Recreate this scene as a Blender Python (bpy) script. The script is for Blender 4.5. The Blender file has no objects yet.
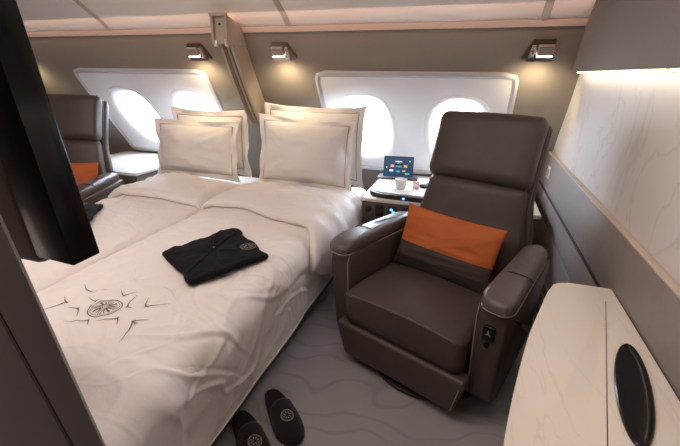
import bpy, bmesh, math, random
import numpy as np
from mathutils import Vector, Matrix, noise
from mathutils.bvhtree import BVHTree

random.seed(7)
SC = bpy.context.scene
COL = SC.collection
PI = math.pi
R = math.radians

# ------------------------------------------------------------------ camera
F_PX, PITCH, YAW, ROLL, CAM_H = 400.0, 20.5, 17.9, 0.7, 1.4
def make_camera():
    th, ps, ro = R(PITCH), R(YAW), R(ROLL)
    fw = Vector((-math.sin(ps)*math.cos(th), math.cos(ps)*math.cos(th), -math.sin(th)))
    rt = Vector((math.cos(ps), math.sin(ps), 0)); up = rt.cross(fw)
    r2 = rt*math.cos(ro) + up*math.sin(ro); u2 = -rt*math.sin(ro) + up*math.cos(ro)
    m = Matrix((( r2.x, u2.x, -fw.x, 0), (r2.y, u2.y, -fw.y, 0), (r2.z, u2.z, -fw.z, CAM_H), (0, 0, 0, 1)))
    cd = bpy.data.cameras.new('camera'); cd.sensor_width = 36; cd.lens = F_PX/680*36; cd.clip_start = .02
    c = bpy.data.objects.new('camera', cd); COL.objects.link(c); c.matrix_world = m
    SC.camera = c
make_camera()

# ------------------------------------------------------------------ world, light, exposure
SC.view_settings.view_transform = 'Standard'
SC.view_settings.look = 'None'
SC.view_settings.gamma = 1
SC.view_settings.use_curve_mapping = False
SC.view_settings.exposure = 0.55
W = bpy.data.worlds.new('sky'); SC.world = W; W.use_nodes = True
wb = W.node_tree.nodes['Background']
wb.inputs[0].default_value = (.78, .88, 1.0, 1); wb.inputs[1].default_value = 20.0

def area(name, loc, target, sx, sy, power, col, spread=180):
    l = bpy.data.lights.new(name, 'AREA'); l.shape = 'RECTANGLE'; l.size = sx; l.size_y = sy
    l.energy = power; l.color = col; l.spread = R(spread)
    o = bpy.data.objects.new(name, l); COL.objects.link(o); o.location = loc
    d = Vector(target) - Vector(loc); o.rotation_euler = d.to_track_quat('-Z', 'Y').to_euler()
    return o
area('cabin_ceiling_light', (-1.2, .9, 2.14), (-1.2, 1.2, 0), 2.6, .7, 22, (1, .84, .76))
area('aisle_ceiling_light', (-2.2, -.5, 2.14), (-1.8, 1.5, .6), 2.2, .5, 25, (1, .85, .77))
area('cove_strip_light', (-1.8, 2.50, 1.745), (-1.8, 2.66, 1.60), 4.6, .03, 1.0, (1, .62, .45), 110)

# ------------------------------------------------------------------ materials
MATS = {}
def mat(name, col, rough=.6, metal=0, col2=None, scale=40, bump=0, bscale=200, emit=0, ecol=None, spec=.5, sheen=0, coat=0, detail=3):
    if name in MATS: return MATS[name]
    m = bpy.data.materials.new(name); m.use_nodes = True; nt = m.node_tree
    b = nt.nodes['Principled BSDF']
    b.inputs['Base Color'].default_value = (*col, 1); b.inputs['Roughness'].default_value = rough
    b.inputs['Metallic'].default_value = metal; b.inputs['Specular IOR Level'].default_value = spec
    b.inputs['Sheen Weight'].default_value = sheen; b.inputs['Coat Weight'].default_value = coat
    tc = nt.nodes.new('ShaderNodeTexCoord')
    if col2:
        n = nt.nodes.new('ShaderNodeTexNoise'); n.inputs['Scale'].default_value = scale; n.inputs['Detail'].default_value = detail
        nt.links.new(tc.outputs['Object'], n.inputs['Vector'])
        r = nt.nodes.new('ShaderNodeValToRGB'); r.color_ramp.elements[0].position = .3; r.color_ramp.elements[1].position = .7
        r.color_ramp.elements[0].color = (*col, 1); r.color_ramp.elements[1].color = (*col2, 1)
        nt.links.new(n.outputs['Fac'], r.inputs['Fac']); nt.links.new(r.outputs['Color'], b.inputs['Base Color'])
    if bump:
        n = nt.nodes.new('ShaderNodeTexNoise'); n.inputs['Scale'].default_value = bscale; n.inputs['Detail'].default_value = 4
        nt.links.new(tc.outputs['Object'], n.inputs['Vector'])
        k = nt.nodes.new('ShaderNodeBump'); k.inputs['Strength'].default_value = bump; k.inputs['Distance'].default_value = .004
        nt.links.new(n.outputs['Fac'], k.inputs['Height']); nt.links.new(k.outputs['Normal'], b.inputs['Normal'])
    if emit:
        b.inputs['Emission Color'].default_value = (*(ecol or col), 1); b.inputs['Emission Strength'].default_value = emit
    MATS[name] = m
    return m

M_fabric = mat('wall_fabric', (.275, .238, .203), .85, col2=(.245, .211, .18), scale=260, bump=.15, bscale=500)
M_lip = mat('warm_trim', (.60, .47, .41), .6)
M_ceil = mat('ceiling_panel', (.86, .80, .75), .5)
M_groove = mat('dark_groove', (.03, .028, .027), .6)
M_seam = mat('ceiling_seam', (.50, .43, .38), .5)
M_winpanel = mat('window_plastic', (.84, .83, .84), .42)
M_winframe = mat('window_frame_plastic', (.50, .50, .53), .4)
M_lowpanel = mat('lower_wall_laminate', (.27, .235, .22), .5, col2=(.25, .218, .203), scale=30)
M_ledge = mat('ledge_trim', (.52, .43, .34), .4)
M_box = mat('overhead_fabric', (.275, .235, .215), .8, col2=(.24, .205, .187), scale=300, bump=.15, bscale=500)
M_white = mat('white_laminate', (.74, .72, .70), .3)
M_leather = mat('leather', (.078, .056, .048), .46, col2=(.067, .049, .042), scale=12, bump=.25, bscale=350)
M_pad = mat('arm_leather', (.135, .112, .108), .33, col2=(.115, .096, .092), scale=14, bump=.22, bscale=350)
M_stitch = mat('cream_stitch', (.52, .42, .30), .7)
M_black = mat('black_gloss', (.006, .006, .007), .2, spec=.3)
M_blackm = mat('black_matte', (.015, .015, .016), .6)
M_steel = mat('brushed_chrome', (.62, .60, .58), .22, metal=1)
M_bronze = mat('bronze_metal', (.32, .26, .22), .32, metal=1)
M_grille = mat('lamp_grille', (.55, .47, .42), .45, metal=.2)
M_taupe = mat('taupe_plastic', (.20, .165, .145), .55, bump=.06, bscale=300)
M_panel = mat('grey_cabinet_laminate', (.115, .10, .095), .5)
M_pj = mat('black_cotton', (.006, .006, .008), .95, sheen=.03, bump=.6, bscale=60, spec=.2)
M_emb = mat('grey_embroidery', (.30, .27, .26), .8)
M_thread = mat('brown_thread', (.20, .14, .09), .8)
M_slip = mat('black_plush', (.006, .006, .007), .95, sheen=.15, bump=.5, bscale=600)
M_orange = mat('orange_fabric', (.56, .135, .028), .75, col2=(.47, .11, .024), scale=300, bump=.2, bscale=700)
M_band = mat('charcoal_fabric', (.065, .045, .038), .75, bump=.2, bscale=700)
M_band2 = mat('dark_brown_fabric', (.030, .020, .018), .75, bump=.2, bscale=700)
M_porc = mat('white_porcelain', (.82, .82, .80), .15)
M_console = mat('console_front', (.10, .085, .075), .5)
M_base = mat('base_metal', (.05, .045, .042), .4, metal=.4)
M_grey = mat('grey_metal', (.36, .35, .36), .35, metal=.8)

def linen(name, c1, c2):
    m = mat(name, c1, .72, sheen=.15)
    nt = m.node_tree; b = nt.nodes['Principled BSDF']
    tc = nt.nodes.new('ShaderNodeTexCoord')
    n = nt.nodes.new('ShaderNodeTexNoise'); n.inputs['Scale'].default_value = 9; n.inputs['Detail'].default_value = 4; n.inputs['Distortion'].default_value = .2
    k = nt.nodes.new('ShaderNodeBump'); k.inputs['Strength'].default_value = .35; k.inputs['Distance'].default_value = .02
    nt.links.new(tc.outputs['Object'], n.inputs['Vector']); nt.links.new(n.outputs['Fac'], k.inputs['Height']); nt.links.new(k.outputs['Normal'], b.inputs['Normal'])
    return m
M_linen = linen('white_linen', (.84, .785, .755), (.7, .7, .7))
M_pillow = linen('pillow_cotton', (.84, .80, .765), (.7, .7, .7))

def marble(name, base, vein, scale, width, rough=.3):
    m = mat(name, base, rough); nt = m.node_tree; b = nt.nodes['Principled BSDF']
    tc = nt.nodes.new('ShaderNodeTexCoord')
    n = nt.nodes.new('ShaderNodeTexNoise'); n.inputs['Scale'].default_value = scale; n.inputs['Detail'].default_value = 7; n.inputs['Distortion'].default_value = 1.6
    nt.links.new(tc.outputs['Object'], n.inputs['Vector'])
    r = nt.nodes.new('ShaderNodeValToRGB'); e = r.color_ramp.elements
    e[0].position = .5-width; e[0].color = (*base, 1); e[1].position = .5+width; e[1].color = (*base, 1)
    x = e.new(.5); x.color = (*vein, 1)
    nt.links.new(n.outputs['Fac'], r.inputs['Fac']); nt.links.new(r.outputs['Color'], b.inputs['Base Color'])
    return m
M_marble = marble('marble_wall', (.74, .70, .68), (.66, .62, .59), 2.1, .018, .6)
M_table = marble('pale_wood_veneer', (.80, .735, .655), (.74, .665, .58), 3.0, .02, .32)
nt = M_table.node_tree
mp = nt.nodes.new('ShaderNodeMapping'); mp.inputs['Scale'].default_value = (4, .5, 1)
tcn = [n for n in nt.nodes if n.type == 'TEX_COORD'][0]; nn = [n for n in nt.nodes if n.type == 'TEX_NOISE'][0]
nt.links.new(tcn.outputs['Object'], mp.inputs['Vector']); nt.links.new(mp.outputs['Vector'], nn.inputs['Vector'])

def carpet():
    m = mat('carpet', (.1, .1, .1), .95, sheen=.2); nt = m.node_tree; b = nt.nodes['Principled BSDF']
    tc = nt.nodes.new('ShaderNodeTexCoord')
    w = nt.nodes.new('ShaderNodeTexWave'); w.wave_type = 'RINGS'; w.inputs['Scale'].default_value = 2.6; w.inputs['Distortion'].default_value = 14; w.inputs['Detail'].default_value = 1; w.inputs['Detail Scale'].default_value = 1.1
    nt.links.new(tc.outputs['Object'], w.inputs['Vector'])
    r = nt.nodes.new('ShaderNodeValToRGB'); e = r.color_ramp.elements
    e[0].position = .0; e[0].color = (.37, .36, .375, 1); e[1].position = .12; e[1].color = (.44, .425, .435, 1)
    nt.links.new(w.outputs['Fac'], r.inputs['Fac'])
    n = nt.nodes.new('ShaderNodeTexNoise'); n.inputs['Scale'].default_value = 420
    nt.links.new(tc.outputs['Object'], n.inputs['Vector'])
    n2 = nt.nodes.new('ShaderNodeTexNoise'); n2.inputs['Scale'].default_value = 2.2
    nt.links.new(tc.outputs['Object'], n2.inputs['Vector'])
    x = nt.nodes.new('ShaderNodeMix'); x.data_type = 'RGBA'; x.blend_type = 'MULTIPLY'; x.inputs[0].default_value = .35
    nt.links.new(r.outputs['Color'], x.inputs[6]); nt.links.new(n2.outputs['Fac'], x.inputs[7])
    nt.links.new(x.outputs[2], b.inputs['Base Color'])
    k = nt.nodes.new('ShaderNodeBump'); k.inputs['Strength'].default_value = .6; k.inputs['Distance'].default_value = .004
    nt.links.new(n.outputs['Fac'], k.inputs['Height']); nt.links.new(k.outputs['Normal'], b.inputs['Normal'])
    return m
M_carpet = carpet()

def glass():
    m = bpy.data.materials.new('window_glass'); m.use_nodes = True; nt = m.node_tree
    nt.nodes.remove(nt.nodes['Principled BSDF']); o = nt.nodes['Material Output']
    t = nt.nodes.new('ShaderNodeBsdfTransparent'); t.inputs[0].default_value = (.95, .97, 1, 1)
    g = nt.nodes.new('ShaderNodeBsdfGlossy'); g.inputs['Roughness'].default_value = .05
    x = nt.nodes.new('ShaderNodeMixShader'); x.inputs[0].default_value = .06
    nt.links.new(t.outputs[0], x.inputs[1]); nt.links.new(g.outputs[0], x.inputs[2]); nt.links.new(x.outputs[0], o.inputs[0])
    return m
M_glass = glass()

# ------------------------------------------------------------------ helpers
def link(name, me, m=None, parent=None, smooth=True):
    o = bpy.data.objects.new(name, me); COL.objects.link(o)
    if m is not None and not me.materials: me.materials.append(m)
    if parent: o.parent = parent
    if smooth:
        for p in me.polygons: p.use_smooth = True
    return o
def fin(name, bm, m, parent=None, smooth=True, angle=35):
    bmesh.ops.recalc_face_normals(bm, faces=bm.faces)
    me = bpy.data.meshes.new(name); bm.to_mesh(me); bm.free()
    if isinstance(m, (list, tuple)):
        for k in m: me.materials.append(k)
        m = None
    o = link(name, me, m, parent, smooth)
    if smooth:
        me.set_sharp_from_angle(angle=R(angle))
    return o
def tag(o, label=None, cat=None, group=None, kind=None):
    if label: o['label'] = label
    if cat: o['category'] = cat
    if group: o['group'] = group
    if kind: o['kind'] = kind
    return o
def thing(name, label, cat, loc=(0, 0, 0), rz=0, group=None):
    o = bpy.data.objects.new(name, None); COL.objects.link(o); o.location = loc; o.rotation_euler = (0, 0, rz)
    o.empty_display_size = .1
    return tag(o, label, cat, group)
def dup_tree(root, **kw):
    def rec(o, p):
        c = o.copy(); COL.objects.link(c)
        if p is not None: c.parent = p
        for ch in list(o.children): rec(ch, c)
        return c
    c = rec(root, None)
    for k, v in kw.items(): setattr(c, k, v)
    return c
def box(bm, x0, x1, y0, y1, z0, z1, bev=0, seg=2, mi=0):
    vs = [bm.verts.new((x, y, z)) for z in (z0, z1) for y in (y0, y1) for x in (x0, x1)]
    fs = [bm.faces.new([vs[i] for i in f]) for f in ((0,2,3,1),(4,5,7,6),(0,1,5,4),(2,6,7,3),(0,4,6,2),(1,3,7,5))]
    for f in fs: f.material_index = mi
    if bev:
        es = list({e for f in fs for e in f.edges})
        r = bmesh.ops.bevel(bm, geom=es, offset=bev, segments=seg, affect='EDGES', profile=.5)
        for f in r['faces']: f.material_index = mi
    return vs
def bx(name, d, m, parent=None, bev=.003, seg=2):
    bm = bmesh.new(); box(bm, *d, bev=bev, seg=seg); return fin(name, bm, m, parent)
def hexa(bm, pts, bev=0, seg=2):
    vs = [bm.verts.new(p) for p in pts]
    fs = [bm.faces.new([vs[i] for i in f]) for f in ((0,3,2,1),(4,5,6,7),(0,1,5,4),(1,2,6,5),(2,3,7,6),(3,0,4,7))]
    if bev: bmesh.ops.bevel(bm, geom=list({e for f in fs for e in f.edges}), offset=bev, segments=seg, affect='EDGES', profile=.5)
def tube(bm, pts, r, seg=8, closed=False):
    pts = [Vector(p) for p in pts]; n = len(pts); rings = []
    prev = None
    for i, p in enumerate(pts):
        a = pts[i-1] if (i > 0 or closed) else p; b = pts[(i+1) % n] if (i < n-1 or closed) else p
        t = (b-a).normalized()
        if prev is None: u = t.orthogonal().normalized()
        else:
            u = prev - t*prev.dot(t)
            u = u.normalized() if u.length > 1e-6 else t.orthogonal().normalized()
        prev = u; v = t.cross(u)
        rr = r[i] if isinstance(r, (list, tuple)) else r
        rings.append([bm.verts.new(p + (u*math.cos(2*PI*k/seg) + v*math.sin(2*PI*k/seg))*rr) for k in range(seg)])
    for i in range(n if closed else n-1):
        A, B = rings[i], rings[(i+1) % n]
        for k in range(seg): bm.faces.new((A[k], A[(k+1) % seg], B[(k+1) % seg], B[k]))
    if not closed:
        bm.faces.new(rings[0][::-1]); bm.faces.new(rings[-1])
def loft(bm, rings, cap=True, mi=0):
    R_ = [[bm.verts.new(p) for p in r] for r in rings]; n = len(R_[0])
    for A, B in zip(R_, R_[1:]):
        for k in range(n):
            f = bm.faces.new((A[k], A[(k+1) % n], B[(k+1) % n], B[k])); f.material_index = mi
    if cap:
        bm.faces.new(R_[0][::-1]).material_index = mi; bm.faces.new(R_[-1]).material_index = mi
    return R_
def prism(bm, outline, z0, z1, bev=0, seg=3):
    a = [bm.verts.new((x, y, z0)) for x, y in outline]; b = [bm.verts.new((x, y, z1)) for x, y in outline]; n = len(a)
    fs = [bm.faces.new(a[::-1]), bm.faces.new(b)]
    for k in range(n): bm.faces.new((a[k], a[(k+1) % n], b[(k+1) % n], b[k]))
    if bev:
        bmesh.ops.bevel(bm, geom=list({e for f in fs for e in f.edges}), offset=bev, segments=seg, affect='EDGES', profile=.5)
def sup(n, a, b, e=4.0, ph=0):
    out = []
    for k in range(n):
        t = 2*PI*(k+.5)/n + ph; c, s = math.cos(t), math.sin(t)
        out.append((a*math.copysign(abs(c)**(2/e), c), b*math.copysign(abs(s)**(2/e), s)))
    return out
def round_poly(pts, rad, seg=6):
    out = []; n = len(pts)
    for i in range(n):
        p = Vector(pts[i]); a = Vector(pts[i-1]); b = Vector(pts[(i+1) % n])
        r = rad[i] if isinstance(rad, (list, tuple)) else rad
        if r <= 0: out.append(tuple(p)); continue
        d1 = (a-p).normalized(); d2 = (b-p).normalized()
        q1 = p+d1*r; q2 = p+d2*r
        for k in range(seg+1):
            t = k/seg; out.append(tuple(q1*(1-t)**2 + p*2*t*(1-t) + q2*t*t))
    return out
def lerp(a, b, t): return a+(b-a)*t
def sstep(a, b, x):
    t = min(1, max(0, (x-a)/(b-a))); return t*t*(3-2*t)
def nz(x, y, z=0): return noise.noise(Vector((x, y, z)))

# ------------------------------------------------------------------ the outer wall and its profile
PZ = [0, .5, .75, .94, 1.08, 1.25, 1.42, 1.64, 1.70]
PY = [3.42, 3.36, 3.215, 3.08, 2.98, 2.86, 2.755, 2.64, 2.61]
zs = np.linspace(0, 1.70, 103)
ys = np.interp(zs, PZ, PY)
ker = np.ones(9)/9
yp = np.concatenate([np.full(4, ys[0]), ys, ys[-1] - (zs[1:5]*.5)])
ys2 = np.convolve(yp, ker, 'valid')
def wall_y(z): return float(np.interp(z, zs, ys2))
def wall_n(z):
    d = (wall_y(z+.02)-wall_y(z-.02))/.04
    return Vector((0, -1, d)).normalized()          # towards the cabin
def wall_pt(x, z, off=0):
    n = wall_n(z); return Vector((x, wall_y(z), z)) + n*off

XL, XR, YF = -5.2, .545, -1.3
PANELS = [(-3.31, -1.98, 'window_1'), (-1.09, .226, 'window_3')]
PZ0, PZ1 = .645, 1.412
def build_outer_wall():
    ins = .035
    xs = [XL]
    for a, b, _ in PANELS: xs += [a+ins, b-ins]
    xs.append(XR+.05)
    zv = [0, .2, .4, .55, PZ0+ins] + [lerp(PZ0+ins, PZ1-ins, k/16) for k in range(1, 17)] + [1.42, 1.48, 1.54, 1.60, 1.655]
    bm = bmesh.new(); g = {}
    for i, x in enumerate(xs):
        for j, z in enumerate(zv): g[i, j] = bm.verts.new(wall_pt(x, z))
    for i in range(len(xs)-1):
        for j in range(len(zv)-1):
            hole = i in (1, 3) and 4 <= j < 20
            if not hole: bm.faces.new((g[i, j], g[i+1, j], g[i+1, j+1], g[i, j+1]))
    o = fin('wall_outer', bm, M_fabric, angle=60); tag(o, kind='structure')
build_outer_wall()

WX = {'window_1': (.39, 1.06), 'window_2': (.31, .985)}
def window_panel(x0, x1, name):
    """white plastic surround with two flared oval window tunnels"""
    bm = bmesh.new(); N = 96
    xm = (x0+x1)/2; zc = (PZ0+PZ1)/2 + .0
    def ring_rect(xa, xb, za, zb, off, rnd):
        # points by angle on a rounded rectangle
        cx, cz = (xa+xb)/2, (za+zb)/2; hx, hz = (xb-xa)/2, (zb-za)/2; out = []
        for k in range(N):
            t = 2*PI*k/N; c, s = math.cos(t), math.sin(t)
            # square mapping with even corner coverage
            m = max(abs(c), abs(s)); px, pz = c/m, s/m   # the corners fall on sample points
            e = rnd
            if e:
                # pull the corner in to a radius
                qx, qz = px*hx, pz*hz
                ix, iz = hx-e, hz-e
                if abs(qx) > ix and abs(qz) > iz:
                    v = Vector((abs(qx)-ix, abs(qz)-iz)).normalized()*e
                    qx = math.copysign(ix+v.x, qx); qz = math.copysign(iz+v.y, qz)
                out.append(wall_pt(cx+qx, cz+qz, off))
            else: out.append(wall_pt(cx+px*hx, cz+pz*hz, off))
        return out
    def ring_oval(cx, cz, a, b, off, e=2.6):
        out = []
        for k in range(N):
            t = 2*PI*k/N; c, s = math.cos(t), math.sin(t)
            out.append(wall_pt(cx+a*math.copysign(abs(c)**(2/e), c), cz+b*math.copysign(abs(s)**(2/e), s), off))
        return out
    fr = .026
    panes = []
    for (xa, xb) in ((x0+fr, xm), (xm, x1-fr)):
        cx = x0+WX[name][0] if xb <= xm+1e-6 else x0+WX[name][1]
        cz = zc-.03
        rings = [ring_rect(xa, xb, PZ0+fr, PZ1-fr, .006, 0),
                 ring_oval(cx, cz, .225, .27, .006), ring_oval(cx, cz, .205, .252, -.004),
                 ring_oval(cx, cz, .178, .222, -.03), ring_oval(cx, cz, .150, .188, -.07), ring_oval(cx, cz, .130, .168, -.13)]
        loft(bm, rings, cap=False); panes.append((cx, cz))
    bmesh.ops.remove_doubles(bm, verts=bm.verts, dist=1e-4)
    root = fin(name, bm, M_winpanel, angle=50); tag(root, kind='structure')
    # raised frame with rounded corners
    fb = bmesh.new(); e = .05
    prof = [(-.006, -.002), (-.006, .010), (.004, .018), (.014, .018), (.021, .011), (fr+.004, .0065), (fr+.006, -.004)]
    rs = []
    for k, (inn, off) in enumerate(prof):
        rs.append(ring_rect(x0+inn, x1-inn, PZ0+inn, PZ1-inn, off, max(.012, e-inn)))
    # denser ring: rebuild with more points along the edges
    loft(fb, rs, cap=False)
    fin('window_frame', fb, M_winframe, root, angle=40)
    for (cx, cz) in panes:
        gb = bmesh.new(); gb.faces.new([gb.verts.new(p) for p in ring_oval(cx, cz, .134, .172, -.118)])
        fin('window_pane', gb, M_glass, root)
        rb = bmesh.new()
        loft(rb, [ring_oval(cx, cz, .236, .281, .005), ring_oval(cx, cz, .230, .275, .010), ring_oval(cx, cz, .220, .265, .006)], cap=False)
        fin('window_rim', rb, M_winpanel, root)
    return root
window_panel(*PANELS[0][:2], 'window_1'); window_panel(*PANELS[1][:2], 'window_2')

# warm lip between wall and ceiling, ceiling bins, rest of the shell
def strip_x(name, prof, x0, x1, m, kind='structure', n=1, parent=None):
    bm = bmesh.new(); rows = []
    for i in range(n+1):
        x = lerp(x0, x1, i/n); rows.append([bm.verts.new((x, y, z)) for y, z in prof])
    for a, b in zip(rows, rows[1:]):
        for k in range(len(prof)-1): bm.faces.new((a[k], b[k], b[k+1], a[k+1]))
    o = fin(name, bm, m, parent, angle=40)
    if kind: tag(o, kind=kind)
    return o
strip_x('trim_1', [(wall_y(1.652)+.02, 1.652), (wall_y(1.652)-.012, 1.650), (2.620, 1.658), (2.610, 1.668), (2.606, 1.682), (2.62, 1.69)], XL, XR+.05, M_lip)
CPROF = [(2.66, 1.688), (2.605, 1.686), (2.590, 1.697), (2.54, 1.738), (2.47, 1.780), (2.36, 1.850), (2.2, 1.94), (1.95, 2.04), (1.6, 2.12), (1.2, 2.15), (YF, 2.15)]
strip_x('ceiling', CPROF, XL, XR+.05, M_ceil)
for i, x in enumerate((-2.67, -1.205, .295, -4.14)):
    b2 = [(y, z-.004) for y, z in CPROF[1:-1]]
    bm = bmesh.new()
    rr = []
    for y, z in b2: rr.append([(x-.022, y, z+.006), (x-.016, y, z-.004), (x+.016, y, z-.004), (x+.022, y, z+.006)])
    rows = [[bm.verts.new(p) for p in r] for r in rr]
    for a, b in zip(rows, rows[1:]):
        for k in range(3): bm.faces.new((a[k], a[k+1], b[k+1], b[k]))
    o = fin('trim_%d' % (i+2), bm, M_seam); tag(o, kind='structure')
bm = bmesh.new()
bm.faces.new([bm.verts.new(p) for p in ((XL, YF, 0), (XR+.05, YF, 0), (XR+.05, 3.45, 0), (XL, 3.45, 0))])
tag(fin('floor', bm, M_carpet, smooth=False), kind='structure')
def endwall(name, x, m, flip=False):
    bm = bmesh.new()
    pr = [(YF, 0), (3.43, 0)] + [(wall_y(z)+.01, z) for z in np.linspace(.1, 1.69, 20)] + [(y, z) for y, z in CPROF[1:]]
    bm.faces.new([bm.verts.new((x, y, z)) for y, z in pr])
    return tag(fin(name, bm, m, smooth=False), kind='structure')
endwall('wall_left', XL, M_fabric)
bm = bmesh.new(); bm.faces.new([bm.verts.new(p) for p in ((XL, YF, 0), (XL, YF, 2.15), (XR+.05, YF, 2.15), (XR+.05, YF, 0))])
tag(fin('wall_front', bm, M_fabric, smooth=False), kind='structure')
endwall('wall_right', XR, M_marble)

# ------------------------------------------------------------------ right partition
def slab_x(name, x0, x1, y0, z0, z1, m, ytop=None, bev=.004, parent=None):
    """vertical panel following the outer wall's slope at its far end"""
    bm = bmesh.new()
    ya = wall_y(z0)-.004; yb = wall_y(min(z1, 1.69))-.004
    hexa(bm, [(x0, y0, z0), (x1, y0, z0), (x1, ya, z0), (x0, ya, z0), (x0, y0, z1), (x1, y0, z1), (x1, yb, z1), (x0, yb, z1)], bev)
    return fin(name, bm, m, parent)
LP = thing('lower_wall_panel', 'grey-brown laminate lower partition panel with a black groove beside the armchair', 'wall panel', (.52, 1, 0))
def rel(o, p): o.parent = p; o.matrix_parent_inverse = Matrix.Translation(-Vector(p.location)); return o
for d in ((0, .5), (.5, .655)):
    rel(slab_x('panel', .520, .543, YF+.01, d[0]+(.002 if d[0] == 0 else 0), d[1]-.001, M_lowpanel, bev=.001), LP)
rel(slab_x('groove', .5185, .543, YF+.01, .652, .672, M_groove, bev=0), LP)
rel(slab_x('panel', .520, .543, YF+.01, .668, .90, M_lowpanel, bev=.002), LP)
rel(slab_x('ledge_trim', .517, .543, YF+.01, .902, .909, M_ledge, bev=.003), LP)
sw = bmesh.new(); box(sw, .513, .5195, 2.90, 2.98, .755, .835, .002)
so = fin('control_plate', sw, M_winpanel); rel(so, LP); so['label'] = 'pale rectangular control plate'
LPc = bmesh.new(); box(LPc, .511, .5135, 2.92, 2.96, .77, .82, .001)
sb = fin('button', LPc, M_grey); sb.parent = so

OB = thing('overhead_cabinet', 'grey-brown fabric overhead box with a light strip above the marble wall', 'overhead cabinet', (.5, 1.2, 1.42))
bm = bmesh.new()
x0, x1 = .497, .543
yb, yt = wall_y(1.425)-.012, 2.575
hexa(bm, [(x0, YF+.01, 1.425), (x1, YF+.01, 1.425), (x1, yb, 1.425), (x0, yb, 1.425),
          (x0, YF+.01, 1.690), (x1, YF+.01, 1.690), (x1, yt, 1.690), (x0, yt, 1.690)], .004)
rel(fin('casing', bm, M_box), OB)
bm = bmesh.new()
pts = [(2.575, 1.69), (2.54, 1.725), (2.36, 1.838), (2.2, 1.928), (1.95, 2.028), (1.6, 2.108), (1.2, 2.138), (YF+.01, 2.138), (YF+.01, 1.69)]
a = [bm.verts.new((x0+.002, y, z)) for y, z in pts]; b = [bm.verts.new((x1, y, z)) for y, z in pts]
bm.faces.new(a); bm.faces.new(b[::-1])
for k in range(len(pts)): bm.faces.new((a[k], a[k-1], b[k-1], b[k]))
rel(fin('upper_panel', bm, M_box), OB)
M_led = mat('led_strip', (1, .9, .7), .4, emit=2.2, ecol=(1, .86, .62))
for k in range(5):
    y1 = yb-.03-k*.62
    rel(bx('light_strip', (.520, .532, y1-.56, y1, 1.417, 1.424), M_led, bev=.001), OB)
area('overhead_strip_light', (.525, 1.25, 1.412), (.545, 1.25, 1.1), 2.7, .012, .8, (1, .86, .66))
for o in COL.objects:
    if o.name == 'overhead_strip_light':
        zz = -Vector((.35, 0, -1)).normalized(); xx = Vector((0, 1, 0)); m = Matrix((xx, zz.cross(xx), zz)).transposed().to_4x4()
        m.translation = (.512, 1.25, 1.413); o.matrix_world = m

# ------------------------------------------------------------------ divider rail on the outer wall
def rail():
    root = thing('partition_rail', 'beige sloping partition guide rail running down the outer wall between the two beds', 'rail', (-1.65, 2.7, 1.1))
    zr = [1.12 + k*(1.70-1.12)/10 for k in range(11)]
    def sweep(name, xa, xb, oa, ob, m, za=0, zb=11):
        bm = bmesh.new(); rings = []
        for z in zr[za:zb]:
            n = wall_n(z)
            rings.append([wall_pt(xa, z, oa), wall_pt(xb, z, oa), wall_pt(xb, z, ob), wall_pt(xa, z, ob)])
        loft(bm, rings); return rel(fin(name, bm, m), root)
    sweep('rail_body', -1.655, -1.560, .002, .150, M_rail)
    sweep('front_flange', -1.655, -1.638, .150, .166, M_rail)
    sweep('front_flange', -1.577, -1.560, .150, .166, M_rail)
    sweep('slide_track', -1.628, -1.620, .150, .159, M_bronze)
    sweep('slide_track', -1.598, -1.590, .150, .159, M_bronze)
    # bracket at the head
    bm = bmesh.new()
    hexa(bm, [(-1.665, 2.44, 1.570), (-1.552, 2.44, 1.570), (-1.552, 2.672, 1.570), (-1.665, 2.672, 1.570),
              (-1.665, 2.45, 1.735), (-1.552, 2.45, 1.735), (-1.552, 2.60, 1.70), (-1.665, 2.60, 1.70)], .006)
    rel(fin('bracket', bm, M_rail), root)
    for d in ((-1.667, -1.650, 2.425, 2.442, 1.565, 1.73), (-1.567, -1.550, 2.425, 2.442, 1.565, 1.73), (-1.670, -1.547, 2.42, 2.444, 1.728, 1.748)):
        rel(bx('bracket_lip', d, M_rail, bev=.003), root)
    bm = bmesh.new(); bmesh.ops.create_cone(bm, cap_ends=True, segments=16, radius1=.006, radius2=.006, depth=.006, matrix=Matrix.Translation((-1.608, 2.440, 1.685)) @ Matrix.Rotation(PI/2, 4, 'X'))
    rel(fin('screw', bm, M_blackm), root)
    for x in (-1.648, -1.567):
        rel(bx('clear_clip', (x-.010, x+.010, 2.432, 2.455, 1.555, 1.595), M_winpanel, bev=.002), root)
M_rail = mat('rail_plastic', (.44, .36, .28), .5)
rail()

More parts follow.
